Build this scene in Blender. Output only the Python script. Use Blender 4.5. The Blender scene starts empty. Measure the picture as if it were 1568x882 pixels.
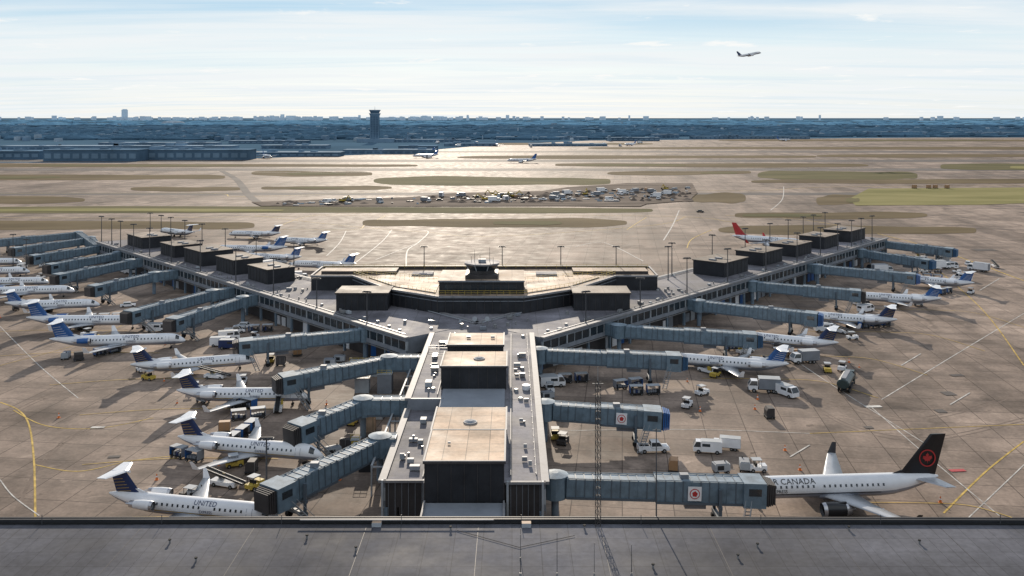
import bpy, math, random
from mathutils import Vector, Matrix
random.seed(7)
sc=bpy.context.scene
H=58.0; F=1400.0; UC=784.0; VH=180.0
def M(u,v,z=0.0):
    """image pixel coordinates -> world position at height z"""
    Y=(H-z)*F/(v-VH); return Vector(((u-UC)*Y/F,Y,z))

# ------------------------------------------------------------ materials
MATS={}
def mat(name,col,rough=0.6,metal=0.0,var=0.12,scale=0.5,spec=0.5,stretch=(1,1,1),col2=None,bump=0.0):
    if name in MATS: return MATS[name]
    m=bpy.data.materials.new(name); m.use_nodes=True
    nt=m.node_tree; b=nt.nodes['Principled BSDF']
    b.inputs['Roughness'].default_value=rough; b.inputs['Metallic'].default_value=metal
    b.inputs['Specular IOR Level'].default_value=spec
    geo=nt.nodes.new('ShaderNodeNewGeometry'); mp=nt.nodes.new('ShaderNodeMapping')
    mp.inputs['Scale'].default_value=stretch
    nt.links.new(geo.outputs['Position'],mp.inputs['Vector'])
    n=nt.nodes.new('ShaderNodeTexNoise'); n.inputs['Scale'].default_value=scale
    n.inputs['Detail'].default_value=6; n.inputs['Roughness'].default_value=0.65
    nt.links.new(mp.outputs[0],n.inputs['Vector'])
    r=nt.nodes.new('ShaderNodeValToRGB')
    c=Vector(col); c2=Vector(col2) if col2 else c*(1+var)
    c1=c*(1-var) if not col2 else c
    r.color_ramp.elements[0].position=0.32; r.color_ramp.elements[1].position=0.68
    r.color_ramp.elements[0].color=(*c1,1); r.color_ramp.elements[1].color=(*c2,1)
    nt.links.new(n.outputs['Fac'],r.inputs[0]); nt.links.new(r.outputs[0],b.inputs['Base Color'])
    MATS[name]=m; return m

def concrete(name,ca,cb,joint,bw,scale_big=0.012,rough=0.5,seed=0.0,mortar=0.012,stain=0.5,spec=0.5,seal=False):
    m=bpy.data.materials.new(name); m.use_nodes=True
    nt=m.node_tree; N=nt.nodes; Lk=nt.links.new; b=N['Principled BSDF']
    b.inputs['Specular IOR Level'].default_value=spec
    geo=N.new('ShaderNodeNewGeometry')
    mp=N.new('ShaderNodeMapping'); mp.inputs['Rotation'].default_value=(0,0,seed)
    Lk(geo.outputs['Position'],mp.inputs['Vector'])
    br=N.new('ShaderNodeTexBrick'); br.offset=0; br.inputs['Scale'].default_value=1.0/bw
    br.inputs['Brick Width'].default_value=1.0; br.inputs['Row Height'].default_value=1.0
    br.inputs['Mortar Size'].default_value=mortar; br.inputs['Mortar Smooth'].default_value=0.3
    br.inputs['Color1'].default_value=(*ca,1); br.inputs['Color2'].default_value=(*cb,1); br.inputs['Mortar'].default_value=(*joint,1)
    Lk(mp.outputs[0],br.inputs['Vector'])
    def noise(sc_,st=(1,1,1),det=8,dist=0.0):
        q=N.new('ShaderNodeMapping'); q.inputs['Scale'].default_value=st; Lk(mp.outputs[0],q.inputs['Vector'])
        n=N.new('ShaderNodeTexNoise'); n.inputs['Scale'].default_value=sc_; n.inputs['Detail'].default_value=det; n.inputs['Distortion'].default_value=dist
        n.inputs['Roughness'].default_value=0.6; Lk(q.outputs[0],n.inputs['Vector']); return n
    def mul(prev,fac_out,lo,hi,p0,p1):
        r=N.new('ShaderNodeMapRange'); r.inputs['From Min'].default_value=p0; r.inputs['From Max'].default_value=p1
        r.inputs['To Min'].default_value=lo; r.inputs['To Max'].default_value=hi
        Lk(fac_out,r.inputs['Value'])
        x=N.new('ShaderNodeMix'); x.data_type='RGBA'; x.blend_type='MULTIPLY'; x.inputs[0].default_value=1
        Lk(prev,x.inputs[6]); Lk(r.outputs[0],x.inputs[7]); return x.outputs[2]
    c=br.outputs['Color']
    n1=noise(scale_big); n2=noise(0.15); n3=noise(0.05,(1,0.12,1)); n4=noise(1.5); n5=noise(0.09,(0.15,1,1))
    c=mul(c,n1.outputs['Fac'],0.66,1.28,0.35,0.65)
    c=mul(c,n2.outputs['Fac'],1-0.42*stain,1+0.22*stain,0.35,0.65)
    c=mul(c,n3.outputs['Fac'],1-0.45*stain,1.1,0.36,0.55)
    c=mul(c,n5.outputs['Fac'],1-0.35*stain,1.08,0.36,0.52)
    c=mul(c,n4.outputs['Fac'],0.86,1.12,0.35,0.65)
    if seal:
        n6=noise(0.035,det=5,dist=1.5)   # oil/fuel staining blotches
        c=mul(c,n6.outputs['Fac'],0.6,1.0,0.32,0.42)
        n7=noise(0.3,det=3)               # isolated spots
        c=mul(c,n7.outputs['Fac'],1.0,0.55,0.66,0.73)
        n8=noise(0.11,det=6,dist=2.0)     # worn pale patches
        c=mul(c,n8.outputs['Fac'],1.0,1.5,0.63,0.72)
    Lk(c,b.inputs['Base Color'])
    rr=N.new('ShaderNodeMapRange'); rr.inputs['To Min'].default_value=rough-0.1; rr.inputs['To Max'].default_value=rough+0.12
    rr.inputs['From Min'].default_value=0.3; rr.inputs['From Max'].default_value=0.7
    Lk(n2.outputs['Fac'],rr.inputs['Value']); Lk(rr.outputs[0],b.inputs['Roughness'])
    return m

m_apron=concrete('apron_concrete',(0.305,0.235,0.188),(0.245,0.19,0.152),(0.11,0.085,0.07),7.6,rough=0.72,seed=0.12,spec=0.055,stain=0.7,seal=True)
m_roofT=concrete('terminal_roof_membrane',(0.10,0.10,0.113),(0.09,0.09,0.102),(0.06,0.06,0.066),3.0,scale_big=0.05,rough=0.8,mortar=0.015,stain=0.4,spec=0.12)
m_roofG=concrete('roof_gravel',(0.21,0.20,0.22),(0.175,0.17,0.185),(0.10,0.10,0.10),6.0,scale_big=0.04,rough=0.75,mortar=0.01,stain=0.7,spec=0.15)
m_roofTan=concrete('penthouse_roof',(0.56,0.40,0.28),(0.46,0.335,0.235),(0.2,0.15,0.11),3.2,scale_big=0.1,rough=0.7,mortar=0.02,stain=0.7,spec=0.2)
m_roofHall=concrete('hall_roof_deck',(0.44,0.33,0.24),(0.37,0.275,0.20),(0.2,0.15,0.11),4,scale_big=0.06,rough=0.7,mortar=0.02,stain=0.8,spec=0.15)
m_roofBr=concrete('hall_roof',(0.28,0.225,0.18),(0.235,0.19,0.15),(0.15,0.12,0.1),4,scale_big=0.06,rough=0.7,mortar=0.02,stain=0.8,spec=0.15)
m_roofBlue=mat('lower_roof',(0.24,0.26,0.29),0.75,scale=0.3,spec=.2)
m_land=mat('hazy_land',(0.085,0.145,0.20),0.95,scale=0.002,var=0.2,spec=0.0)  # blue distance haze is painted into the land's base colour
m_grassB=mat('dry_grass',(0.095,0.072,0.04),0.95,spec=0.03,scale=0.03,col2=(0.19,0.145,0.085),stretch=(.3,1,1))
m_grassG=mat('green_grass',(0.08,0.078,0.035),0.95,spec=0.03,scale=0.03,col2=(0.17,0.145,0.075),stretch=(.3,1,1))
m_grassY=mat('pale_grass',(0.17,0.16,0.06),0.95,spec=0.03,scale=0.03,col2=(0.29,0.255,0.115),stretch=(.3,1,1))
m_dirt=mat('excavated_dirt',(0.07,0.055,0.045),0.95,spec=0.03,scale=0.06,col2=(0.24,0.19,0.155),stretch=(.3,1,1))
m_asph=mat('asphalt',(0.095,0.085,0.08),0.8,scale=0.02,col2=(0.17,0.15,0.135),spec=.05)
m_dark=mat('dark_cladding',(0.025,0.026,0.03),0.6,scale=0.3,var=0.3,spec=.3)
m_dark2=mat('brown_cladding',(0.05,0.045,0.045),0.6,scale=0.3,var=0.3,spec=.3)
m_wall=mat('panel_wall',(0.19,0.205,0.23),0.6,scale=0.4,var=0.2)
m_wallL=mat('pale_panel',(0.34,0.36,0.38),0.6,scale=0.4,var=0.15,spec=.3)
m_col=mat('blue_grey_steel',(0.15,0.20,0.25),0.5,scale=0.5,var=0.2)
m_glass=mat('window_glass',(0.02,0.028,0.035),0.12,scale=0.2,var=0.4,spec=0.8)
m_fascia=mat('roof_fascia',(0.22,0.215,0.22),0.65,scale=0.6,var=.2,spec=.3)
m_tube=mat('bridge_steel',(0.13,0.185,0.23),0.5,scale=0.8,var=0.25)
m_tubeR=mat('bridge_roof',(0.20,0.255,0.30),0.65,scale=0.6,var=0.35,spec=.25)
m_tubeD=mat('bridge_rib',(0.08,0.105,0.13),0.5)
m_canopy=mat('canopy_blue',(0.03,0.09,0.18),0.7)
m_rubber=mat('rubber',(0.02,0.02,0.02),0.8,spec=.2)
m_steel=mat('galvanised',(0.28,0.28,0.28),0.45,metal=0.5)
m_pole=mat('pole_paint',(0.06,0.06,0.065),0.5)
m_yel=mat('yellow_paint',(0.50,0.36,0.06),0.6,scale=0.8,var=0.3)
m_yelL=mat('yellow_line',(0.50,0.34,0.09),0.7,scale=0.5,var=0.5,spec=.1)
m_whtL=mat('white_line',(0.50,0.47,0.43),0.7,scale=0.5,var=0.5,spec=.1)
m_red=mat('red_paint',(0.45,0.03,0.03),0.5)
m_orange=mat('orange_paint',(0.7,0.18,0.03),0.5)
m_white=mat('white_paint',(0.76,0.76,0.77),0.28,scale=0.5,var=0.06)
m_belly=mat('grey_belly_paint',(0.24,0.26,0.31),0.35,scale=0.5,var=0.1)
m_navy=mat('navy_paint',(0.012,0.03,0.10),0.3,scale=0.5,var=0.2)
m_blue=mat('blue_paint',(0.02,0.10,0.30),0.3,scale=0.5,var=0.2)
m_gold=mat('gold_paint',(0.45,0.30,0.08),0.35)
m_black=mat('black_paint',(0.012,0.012,0.014),0.3)
m_alu=mat('bare_metal',(0.5,0.5,0.52),0.3,metal=0.8)
m_wing=mat('wing_grey',(0.42,0.43,0.45),0.35)
m_teal=mat('dark_tank_paint',(0.025,0.045,0.045),0.35)
m_hz1=mat('hazy_building',(0.16,0.24,0.32),0.85,scale=0.02,var=0.3,spec=0.0)  # aerial haze painted into the blue albedo of the distant building materials
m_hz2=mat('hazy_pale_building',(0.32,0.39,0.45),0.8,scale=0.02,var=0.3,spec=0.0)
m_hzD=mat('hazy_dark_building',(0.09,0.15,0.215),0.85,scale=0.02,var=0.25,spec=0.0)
m_hzT=mat('hazy_trees',(0.085,0.155,0.22),1.0,scale=0.006,var=0.3,spec=0.0)  # haze over near and far trees is put into these blues
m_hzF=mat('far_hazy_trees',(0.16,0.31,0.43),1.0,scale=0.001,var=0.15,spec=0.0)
m_sky1=mat('skyline_haze',(0.62,0.74,0.84),0.9,scale=0.001,var=0.1,spec=0)  # pale haze painted straight into the skyline's base colour

# ------------------------------------------------------------ mesh builder
class MB:
    def __init__(s): s.v=[];s.f=[];s.m=[];s.s=[];s.mats=[];s.T=None
    def mi(s,m):
        if m not in s.mats: s.mats.append(m)
        return s.mats.index(m)
    def add(s,vs,fs,m,smooth=False):
        o=len(s.v)
        for p in vs:
            p=Vector(p)
            if s.T is not None: p=s.T@p
            s.v.append(tuple(p))
        ms=m if isinstance(m,list) else None
        for i,f in enumerate(fs):
            s.f.append(tuple(o+k for k in f)); s.m.append(s.mi(ms[i] if ms else m)); s.s.append(smooth)
    def box(s,x0,x1,y0,y1,z0,z1,m,top=None):
        vs=[(x0,y0,z0),(x1,y0,z0),(x1,y1,z0),(x0,y1,z0),(x0,y0,z1),(x1,y0,z1),(x1,y1,z1),(x0,y1,z1)]
        fs=[(0,3,2,1),(4,5,6,7),(0,1,5,4),(1,2,6,5),(2,3,7,6),(3,0,4,7)]
        s.add(vs,fs,[m,top or m,m,m,m,m])
    def beam(s,p,q,w,h,m,top=None):
        p=Vector(p);q=Vector(q);d=(q-p)
        if d.length<1e-6: return
        d.normalize(); up=Vector((0,0,1))
        if abs(d.z)>0.95: up=Vector((0,1,0))
        x=d.cross(up).normalized()*w/2; z=x.cross(d).normalized()*h/2
        vs=[p-x-z,p+x-z,q+x-z,q-x-z,p-x+z,p+x+z,q+x+z,q-x+z]
        s.add(vs,[(0,3,2,1),(4,5,6,7),(0,1,5,4),(1,2,6,5),(2,3,7,6),(3,0,4,7)],[m,top or m,m,m,m,m])
    def cyl(s,p,q,r0,r1,m,n=8,smooth=True,capm=None):
        p=Vector(p);q=Vector(q);d=(q-p).normalized()
        a=d.orthogonal().normalized(); b=d.cross(a)
        vs=[]
        for c,r in((p,r0),(q,r1)):
            for i in range(n):
                t=2*math.pi*i/n; vs.append(c+a*r*math.cos(t)+b*r*math.sin(t))
        s.add(vs,[(i,(i+1)%n,n+(i+1)%n,n+i) for i in range(n)],m,smooth)
        s.add(vs,[tuple(range(n-1,-1,-1)),tuple(range(n,2*n))],capm or m)
    def prism(s,poly,z0,z1,m,top=None):
        n=len(poly)
        vs=[(x,y,z0) for x,y in poly]+[(x,y,z1) for x,y in poly]
        s.add(vs,[(i,(i+1)%n,n+(i+1)%n,n+i) for i in range(n)],m)
        s.add(vs,[tuple(range(n,2*n))],top or m)
    def loft(s,rings,m,smooth=True,matf=None,cap=True):
        n=len(rings[0]); vs=[p for r in rings for p in r]; fs=[];ms=[]
        for j in range(len(rings)-1):
            for i in range(n):
                fs.append((j*n+i,j*n+(i+1)%n,(j+1)*n+(i+1)%n,(j+1)*n+i)); ms.append(matf(j,i) if matf else m)
        s.add(vs,fs,ms,smooth)
        if cap: s.add(vs,[tuple(range(n-1,-1,-1)),tuple(range((len(rings)-1)*n,len(rings)*n))],m)
    def mesh(s,name):
        me=bpy.data.meshes.new(name); me.from_pydata(s.v,[],s.f)
        for m in s.mats: me.materials.append(m)
        me.polygons.foreach_set('material_index',s.m); me.polygons.foreach_set('use_smooth',s.s)
        me.update(); return me
    def obj(s,name,loc=(0,0,0),rz=0.0,parent=None):
        return inst(s.mesh(name),name,loc,rz,parent)
def inst(me,name,loc=(0,0,0),rz=0.0,parent=None,ry=0.0,scale=1.0):
    o=bpy.data.objects.new(name,me); o.location=loc; o.rotation_euler=(0,ry,rz); o.scale=(scale,)*3
    sc.collection.objects.link(o)
    if parent: o.parent=parent
    return o
def empty(name):
    o=bpy.data.objects.new(name,None); sc.collection.objects.link(o); return o

# ------------------------------------------------------------ ground
g=MB(); g.add([(-60000,-3000,0),(60000,-3000,0),(60000,90000,0),(-60000,90000,0)],[(0,1,2,3)],m_land); g.obj('ground')
ap=MB()
pts=[(-900,60),(900,60),(2600,1500),(3200,2650),(1200,2650),(200,2300),(-60,1900),(-200,1450),(-500,1180),(-2600,1120),(-1800,700)]
ap.add([(x,y,0.02) for x,y in pts],[tuple(range(len(pts)))],m_apron); ap.obj('airport_apron_pavement')

def patch(name,u0,u1,v0,v1,m,z,power=0.45,seg=72,skew=0.0):
    b=MB(); P=[]; ph=[random.uniform(0,6.28) for _ in range(3)]
    for i in range(seg):
        t=2*math.pi*i/seg; c,s_=math.cos(t),math.sin(t)
        cx=math.copysign(abs(c)**0.75,c); cy=math.copysign(abs(s_)**power,s_)
        u=(u0+u1)/2+cx*(u1-u0)/2; v=(v0+v1)/2-cy*(v1-v0)/2*(1+.15*math.sin(3*t+ph[0])+.08*math.sin(7*t+ph[1]))+skew*cx
        P.append(M(u,v)); 
    b.add([(p.x,p.y,z) for p in P],[tuple(range(seg))],m); return b.obj(name)
GR=[(-300,345,267,276,'b'),(200,368,286,293,'b'),(385,570,262,270,'b'),(572,935,271,284,'g'),(400,600,285,291,'b'),(-300,130,301,312,'b'),
(-300,1000,317,327,'g'),(-300,390,338,352,'b'),(555,960,335,348,'b'),(1060,1142,296,311,'b'),(1125,1420,325,335,'b'),(1100,1495,346,359,'b'),
(1250,1330,299,314,'b'),(1160,1405,262,276,'g'),(1440,1900,250,262,'g'),(700,1250,238,243,'b'),(-300,640,251,256,'b'),
(900,1700,225,229,'b'),(850,1330,250,256,'b'),(1250,1700,236,241,'b'),(930,1150,262,268,'b'),(700,1000,219,222,'b'),(1100,1900,214,217,'b'),(1150,1900,274,281,'b')]
for i,(a,b_,c,d,k) in enumerate(GR):
    patch('grass_island',a,b_,c,d,m_grassB if k=='b' else m_grassG,0.06+0.004*i,skew=random.uniform(-1,1)*0.8)
    if i%2==0:
        w=(b_-a)*random.uniform(.25,.5); s0=random.uniform(a,b_-w)
        patch('grass_island',max(s0,a+12),min(s0+w,b_-12),c+(d-c)*.3,d-(d-c)*.25,m_grassG if k=='b' else m_grassY,0.18+0.004*i)
b=MB(); pp=[M(u,v) for u,v in[(1330,289),(1750,286),(1750,305),(1500,314),(1310,315),(1300,305)]]
b.add([(p.x,p.y,0.2) for p in pp],[tuple(range(len(pp)))],m_grassY); b.obj('grass_field')
for (a,b_,c,d) in [(-300,1900,244.5,248),(-300,1900,258,261.5),(-300,1350,295,299),(-300,1900,231.5,233.5)]:
    q=MB(); pp=[M(a,c),M(b_,c),M(b_,d),M(a,d)]
    q.add([(p.x,p.y,0.04) for p in pp],[(0,1,2,3)],m_asph); q.obj('runway')
pp=[M(u,v) for u,v in[(385,310),(500,306),(620,303),(700,296),(830,293),(870,287),(920,284),(960,281),(1060,281),(1068,296),(1055,308),(990,313),(980,317),(860,316),(700,316.5),(400,316)]]
b=MB(); b.add([(p.x,p.y,0.4) for p in pp],[tuple(range(len(pp)))],m_dirt); b.obj('construction_ground')

def ribbon(name,px,w,m,z=0.05,closed=False,smooth=True):
    P=[M(u,v) for u,v in px]
    if smooth and len(P)>2:
        Q=[]
        for i in range(len(P)-1):
            p0=P[max(i-1,0)];p1=P[i];p2=P[i+1];p3=P[min(i+2,len(P)-1)]
            for k in range(8):
                t=k/8; Q.append(0.5*((2*p1)+(-p0+p2)*t+(2*p0-5*p1+4*p2-p3)*t*t+(-p0+3*p1-3*p2+p3)*t**3))
        Q.append(P[-1]); P=Q
    vs=[];fs=[]
    for i,p in enumerate(P):
        d=(P[min(i+1,len(P)-1)]-P[max(i-1,0)]).normalized(); n=Vector((-d.y,d.x,0))*w/2
        vs+= [(p.x+n.x,p.y+n.y,z),(p.x-n.x,p.y-n.y,z)]
    for i in range(len(P)-1): fs.append((2*i,2*i+1,2*i+3,2*i+2))
    q=MB(); q.add(vs,fs,m); return q.obj(name)
ZL=[0.03]
def line(px,w,m):
    ZL[0]+=0.0012; ribbon('painted_marking',px,w,m,z=ZL[0])
m_tyre=mat('tyre_marks',(0.20,0.155,0.125),0.8,scale=0.3,var=0.3,spec=.05)
for px in [[(1568,600),(1400,640),(1250,610),(1150,600)],[(1568,640),(1420,670),(1300,650),(1220,600)],[(20,790),(70,700),(150,650),(300,640)],[(0,640),(90,600),(200,590)],[(1568,560),(1480,540),(1400,500),(1330,480)],[(1100,370),(1000,380),(900,372),(700,375)]]:
    for o in(0,9): line([(u,v+o*.5*(v-180)/450) for u,v in px],0.3 if px[0][1]>400 else .7,m_tyre)
line([(0,616),(28,628),(44,650),(52,705),(54,800)],0.32,m_yelL)
line([(20,628),(70,652),(150,656),(235,640)],0.25,m_yelL)
line([(54,712),(120,722),(200,706),(270,698)],0.25,m_yelL)
line([(1568,676),(1510,722),(1445,786)],0.3,m_yelL)
line([(1568,712),(1480,796)],0.18,m_whtL)
line([(1200,540),(1290,600),(1440,694)],0.2,m_whtL)
line([(1330,620),(1410,690),(1530,790)],0.2,m_whtL)
line([(1350,612),(1460,545),(1568,480)],0.25,m_whtL)
line([(1240,664),(1568,650)],0.2,m_yelL)
line([(0,500),(60,560),(120,610)],0.2,m_whtL)
line([(0,560),(140,520),(240,470)],0.2,m_yelL)
line([(850,660),(1060,658),(1240,664)],0.2,m_whtL)
line([(0,735),(20,760),(60,790)],0.2,m_whtL)
line([(645,352),(656,356),(640,372),(624,384),(622,412)],0.6,m_whtL)
line([(390,330),(520,345),(655,356),(760,362),(1000,345),(1050,332)],0.5,m_yelL)
line([(1040,322),(1030,345),(1016,368)],0.6,m_whtL)
line([(545,402),(585,370),(600,352)],0.5,m_whtL)
line([(430,345),(480,330),(570,326)],0.5,m_yelL)
line([(1200,286),(1198,305),(1180,322)],0.6,m_whtL)
line([(880,378),(925,372),(985,400)],0.5,m_whtL)
line([(575,398),(610,384),(640,372)],0.45,m_whtL)
line([(-100,333),(200,334),(390,332),(560,330),(1010,331),(1120,340)],0.6,m_yelL)
line([(380,366),(430,352),(540,352),(560,344),(590,331)],0.5,m_yelL)
line([(960,352),(975,342),(990,333)],0.5,m_yelL)
line([(500,392),(520,372),(530,354)],0.45,m_whtL)
line([(1090,352),(1060,366),(1052,380)],0.5,m_yelL)
line([(1568,430),(1400,372),(1240,338),(1110,330)],0.6,m_yelL)
line([(1568,560),(1500,470),(1420,400)],0.3,m_yelL)
line([(-200,297),(300,296),(380,301),(700,290)],0.9,m_yelL)
line([(1000,290),(1150,292),(1300,286),(1700,284)],0.9,m_yelL)
line([(-200,263.5),(340,263.5),(900,267),(1150,270),(1700,268)],1.1,m_whtL)
for yy in (246.2,259.7): line([(-200,yy),(1800,yy)],1.0,m_whtL)
line([(340,262),(362,275),(382,300),(400,312)],6,m_asph)
for i,(u,v) in enumerate([(1455,620),(1380,560),(1500,445),(1210,700)]):
    line([(u,v),(u+30,v-18)],0.3,m_whtL)
# gate lead-in lines on both ramps
for (u,v) in [(214,792),(276,702),(272,626),(226,580),(95,540),(45,506)]:
    line([(u-150,v+(10)),(u-60,v+3),(u+20,v),(u+150,v+1)],0.2,m_yelL)
for (u,v) in [(1440,770),(1215,580),(1290,545),(1378,508),(1445,474)]:
    line([(u-140,v),(u-20,v+1),(u+50,v+6),(u+130,v+30)],0.2,m_yelL)
for (u,v,w,d,mm) in [(1337,623,3.4,1.2,m_whtL),(1466,721,2.6,1.0,m_red),(1452,603,2.5,2.5,m_asph),(1465,575,3,1.5,m_asph),(1507,383,10,5,m_asph),(1440,630,2,2,m_asph),
   (150,655,2.5,1,m_whtL),(175,700,2.,1,m_asph),(1330,655,1.6,1.2,m_asph)]:
    p=M(u,v); ZL[0]+=0.0012; q=MB(); q.add([(-w/2,-d/2,0),(w/2,-d/2,0),(w/2,d/2,0),(-w/2,d/2,0)],[(0,1,2,3)],mm); q.obj('pavement_patch',(p.x,p.y,ZL[0]),0.1)

# ------------------------------------------------------------ concourse building
def frame(P,ex,ey):
    return Matrix(((ex[0],ey[0],0,P[0]),(ex[1],ey[1],0,P[1]),(0,0,1,0),(0,0,0,1)))
def facade(mb,L,zr,y=0.0,sgn=1,z0=4.2,bay=3.0):
    a=lambda d0,d1:(min(y+sgn*d0,y+sgn*d1),max(y+sgn*d0,y+sgn*d1))
    y0,y1=a(0,0.5); mb.box(0,L,y0,y1,z0,z0+0.95,m_wall)
    mb.box(0,L,y0,y1,zr-0.85,zr-0.05,m_wall)
    y0,y1=a(0.22,0.45); mb.box(0,L,y0,y1,z0+0.95,zr-0.85,m_glass)
    n=int(L/bay)
    for i in range(n+1):
        x=i*L/n; w=0.35 if i%3==0 else 0.12
        y0,y1=a(-0.04 if i%3==0 else 0.05,0.5)
        mb.box(x-w/2,x+w/2,y0,y1,z0+0.95,zr-0.85,m_wallL)
        if i%3==0:
            y0,y1=a(0.3,0.85); mb.box(x-0.28,x+0.28,y0,y1,0,z0,m_col)
    y0,y1=a(2.2,2.4); mb.box(0,L,y0,y1,0,z0,m_dark2)
    for i in range(n):
        if random.random()<0.35:
            x=(i+0.15)*L/n; y0,y1=a(2.1,2.2); mb.box(x,x+2.2,y0,y1,0,random.choice([2.4,3.2]),random.choice([m_wallL,m_blue,m_wall,m_white]))
    y0,y1=a(-0.5,0.6); mb.box(-0.3,L+0.3,y0,y1,zr-0.05,zr+0.35,m_fascia)
    y0,y1=a(-0.12,-0.02); mb.box(0,L,y0,y1,z0-0.35,z0-0.15,m_steel)
def vents(mb,x0,x1,y0,y1,z,n):
    for i in range(n):
        x=random.uniform(x0,x1);y=random.uniform(y0,y1);k=random.random()
        if k<0.4: mb.cyl((x,y,z),(x,y,z+random.uniform(.4,.9)),.18,.18,m_steel,6)
        elif k<0.75:
            w=random.uniform(.3,.8); mb.box(x-w,x+w,y-w*.6,y+w*.6,z+.15,z+random.uniform(.5,1.0),random.choice([m_wallL,m_wall,m_steel]))
        else:
            mb.cyl((x,y,z),(x,y,z+.5),.45,.35,m_steel,10)
def rail(mb,pts,z,m=m_steel,h=1.1,sp=2.0):
    for a,b_ in zip(pts[:-1],pts[1:]):
        a=Vector((*a,0));b_=Vector((*b_,0));L=(b_-a).length;n=max(1,int(L/sp))
        for zz in(h*.5,h): mb.beam((a.x,a.y,z+zz),(b_.x,b_.y,z+zz),.07,.07,m)
        for i in range(n+1):
            p=a.lerp(b_,i/n); mb.beam((p.x,p.y,z),(p.x,p.y,z+h),.07,.07,m)

conc=empty('airport_concourse')
def arm(P,ex,ey,L,W,boxes,nm):
    mb=MB(); mb.T=frame(P,ex,ey)
    facade(mb,L,8.0); facade(mb,L,8.0,y=W,sgn=-1)
    mb.box(0.2,L-0.2,0.5,W-0.5,4.2,8.06,m_wall,top=m_roofG)
    mb.box(L-0.6,L,0,W,0,8.0,m_wall)
    for i in range(6): mb.box(L,L+.05,1.5+i*3.4,4+i*3.4,5,7.2,m_glass)
    for (x,ln,w) in boxes:
        y0=W*0.5-w/2+1.0; h=12.4+random.uniform(-.3,.3)
        mb.box(x,x+ln,y0,y0+w,8.06,h,m_dark); mb.box(x-.25,x+ln+.25,y0-.25,y0+w+.25,h,h+.3,m_dark2,top=m_roofBr)
        for k in range(6): mb.box(x+1+k*ln/6.2,x+1.1+k*ln/6.2,y0-.08,y0,8.1,h-.1,m_dark2)
        for k in range(2): mb.box(x+2+k*4,x+3.2+k*4,y0+w*.4,y0+w*.6,h+.3,h+.7,m_wall)
    vents(mb,3,L-3,1.8,4.2,8.06,int(L/5)); vents(mb,3,L-3,W-4,W-2,8.06,int(L/6))
    for x in range(4,int(L)-4,2): mb.beam((x,1.3,8.06),(x,1.3,8.3),.1,.1,m_steel)
    mb.beam((2,1.3,8.4),(L-2,1.3,8.4),.22,.18,m_steel); mb.beam((2,W-1.5,8.35),(L-2,W-1.5,8.35),.2,.18,m_wallL)
    mb.obj(nm,parent=conc)
DL=Vector((-0.666,0.746));NL=Vector((0.746,0.666)); DR=Vector((0.655,0.756));NR=Vector((-0.756,0.655))
PL=Vector((-24,207)); PR=Vector((7,207))
arm(PL,DL,NL,214,22,[(82,13,9),(104,13,10),(127,15,11),(152,13,10),(182,16,11)],'west_arm')
arm(PR,DR,NR,226,22,[(98,16,11),(126,15,10),(152,14,10),(178,14,10),(203,16,11)],'east_arm')

st=MB()
st.T=frame((4.6,125),(0,1),(-1,0)); facade(st,86,8.0)
st.T=frame((-18.5,162),(0,1),(1,0)); facade(st,49,8.0)
st.T=frame((-18.5,130),(0,1),(1,0)); facade(st,31.5,6.2,z0=2.6)
st.T=None
st.box(-18.0,4.1,162,212,4.2,8.05,m_wallL,top=m_roofG)
st.box(-12.1,4.1,125.0,161.9,0.5,8.05,m_dark2,top=m_roofG)
st.box(-18.0,-12.15,130.0,161.8,0.5,6.25,m_dark2,top=m_roofG)
st.box(-18.4,-12.1,161.6,162.1,6.2,8.3,m_wall)
for x in(-18.4,-12.5): st.box(x-.15,x+.15,129.5,129.95,0,6.6,m_wallL)
for x in(-0.6,4.2): st.box(x-.15,x+.15,124.4,124.95,0,8.4,m_wallL)
for k in range(6): st.box(-17.6+k*.95,-17.52+k*.95,129.93,130,0.5,6.1,m_wall); st.box(-.2+k*.8,-.13+k*.8,124.93,125,0.5,8.0,m_wall)
st.box(-18.5,-12.2,129.6,130.0,6.2,6.55,m_fascia); st.box(-.9,4.6,124.5,125.0,8.0,8.35,m_fascia)
st.box(-12,-.9,95,124.3,0,5.6,m_dark2,top=m_roofBlue)
for x in(-11.9,-1.1): st.box(x-.12,x+.12,101,124.2,5.6,6.0,m_fascia)
def pent(x0,x1,y0,y1,z0,z1,tm=None,lip=.3):
    st.box(x0,x1,y0,y1,z0,z1,m_dark); st.box(x0-.25,x1+.25,y0-.25,y1+.25,z1,z1+lip,m_dark2,top=tm or m_roofTan)
    for e in((x0-.25,x1+.25,y0-.25,y0),(x0-.25,x0,y0,y1+.25),(x1,x1+.25,y0,y1+.25)): st.box(*e,z1+lip,z1+lip+.14,m_fascia)
    n=int((x1-x0)/1.6)
    for i in range(n+1): st.box(x0+i*(x1-x0)/n-.05,x0+i*(x1-x0)/n+.05,y0-.07,y0,z0,z1,m_dark2)
pent(-11.9,-1.1,124.5,136.6,5.6,10.9); pent(-12.0,-1.0,137.3,147.8,8.05,10.8)
pent(-13.0,-1.1,168,178.4,8.05,12.0); pent(-13.0,-1.8,184.5,194.6,8.05,11.8)
st.box(-12.6,-1.3,148.1,167.7,8.05,8.25,m_roofBlue)
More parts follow.
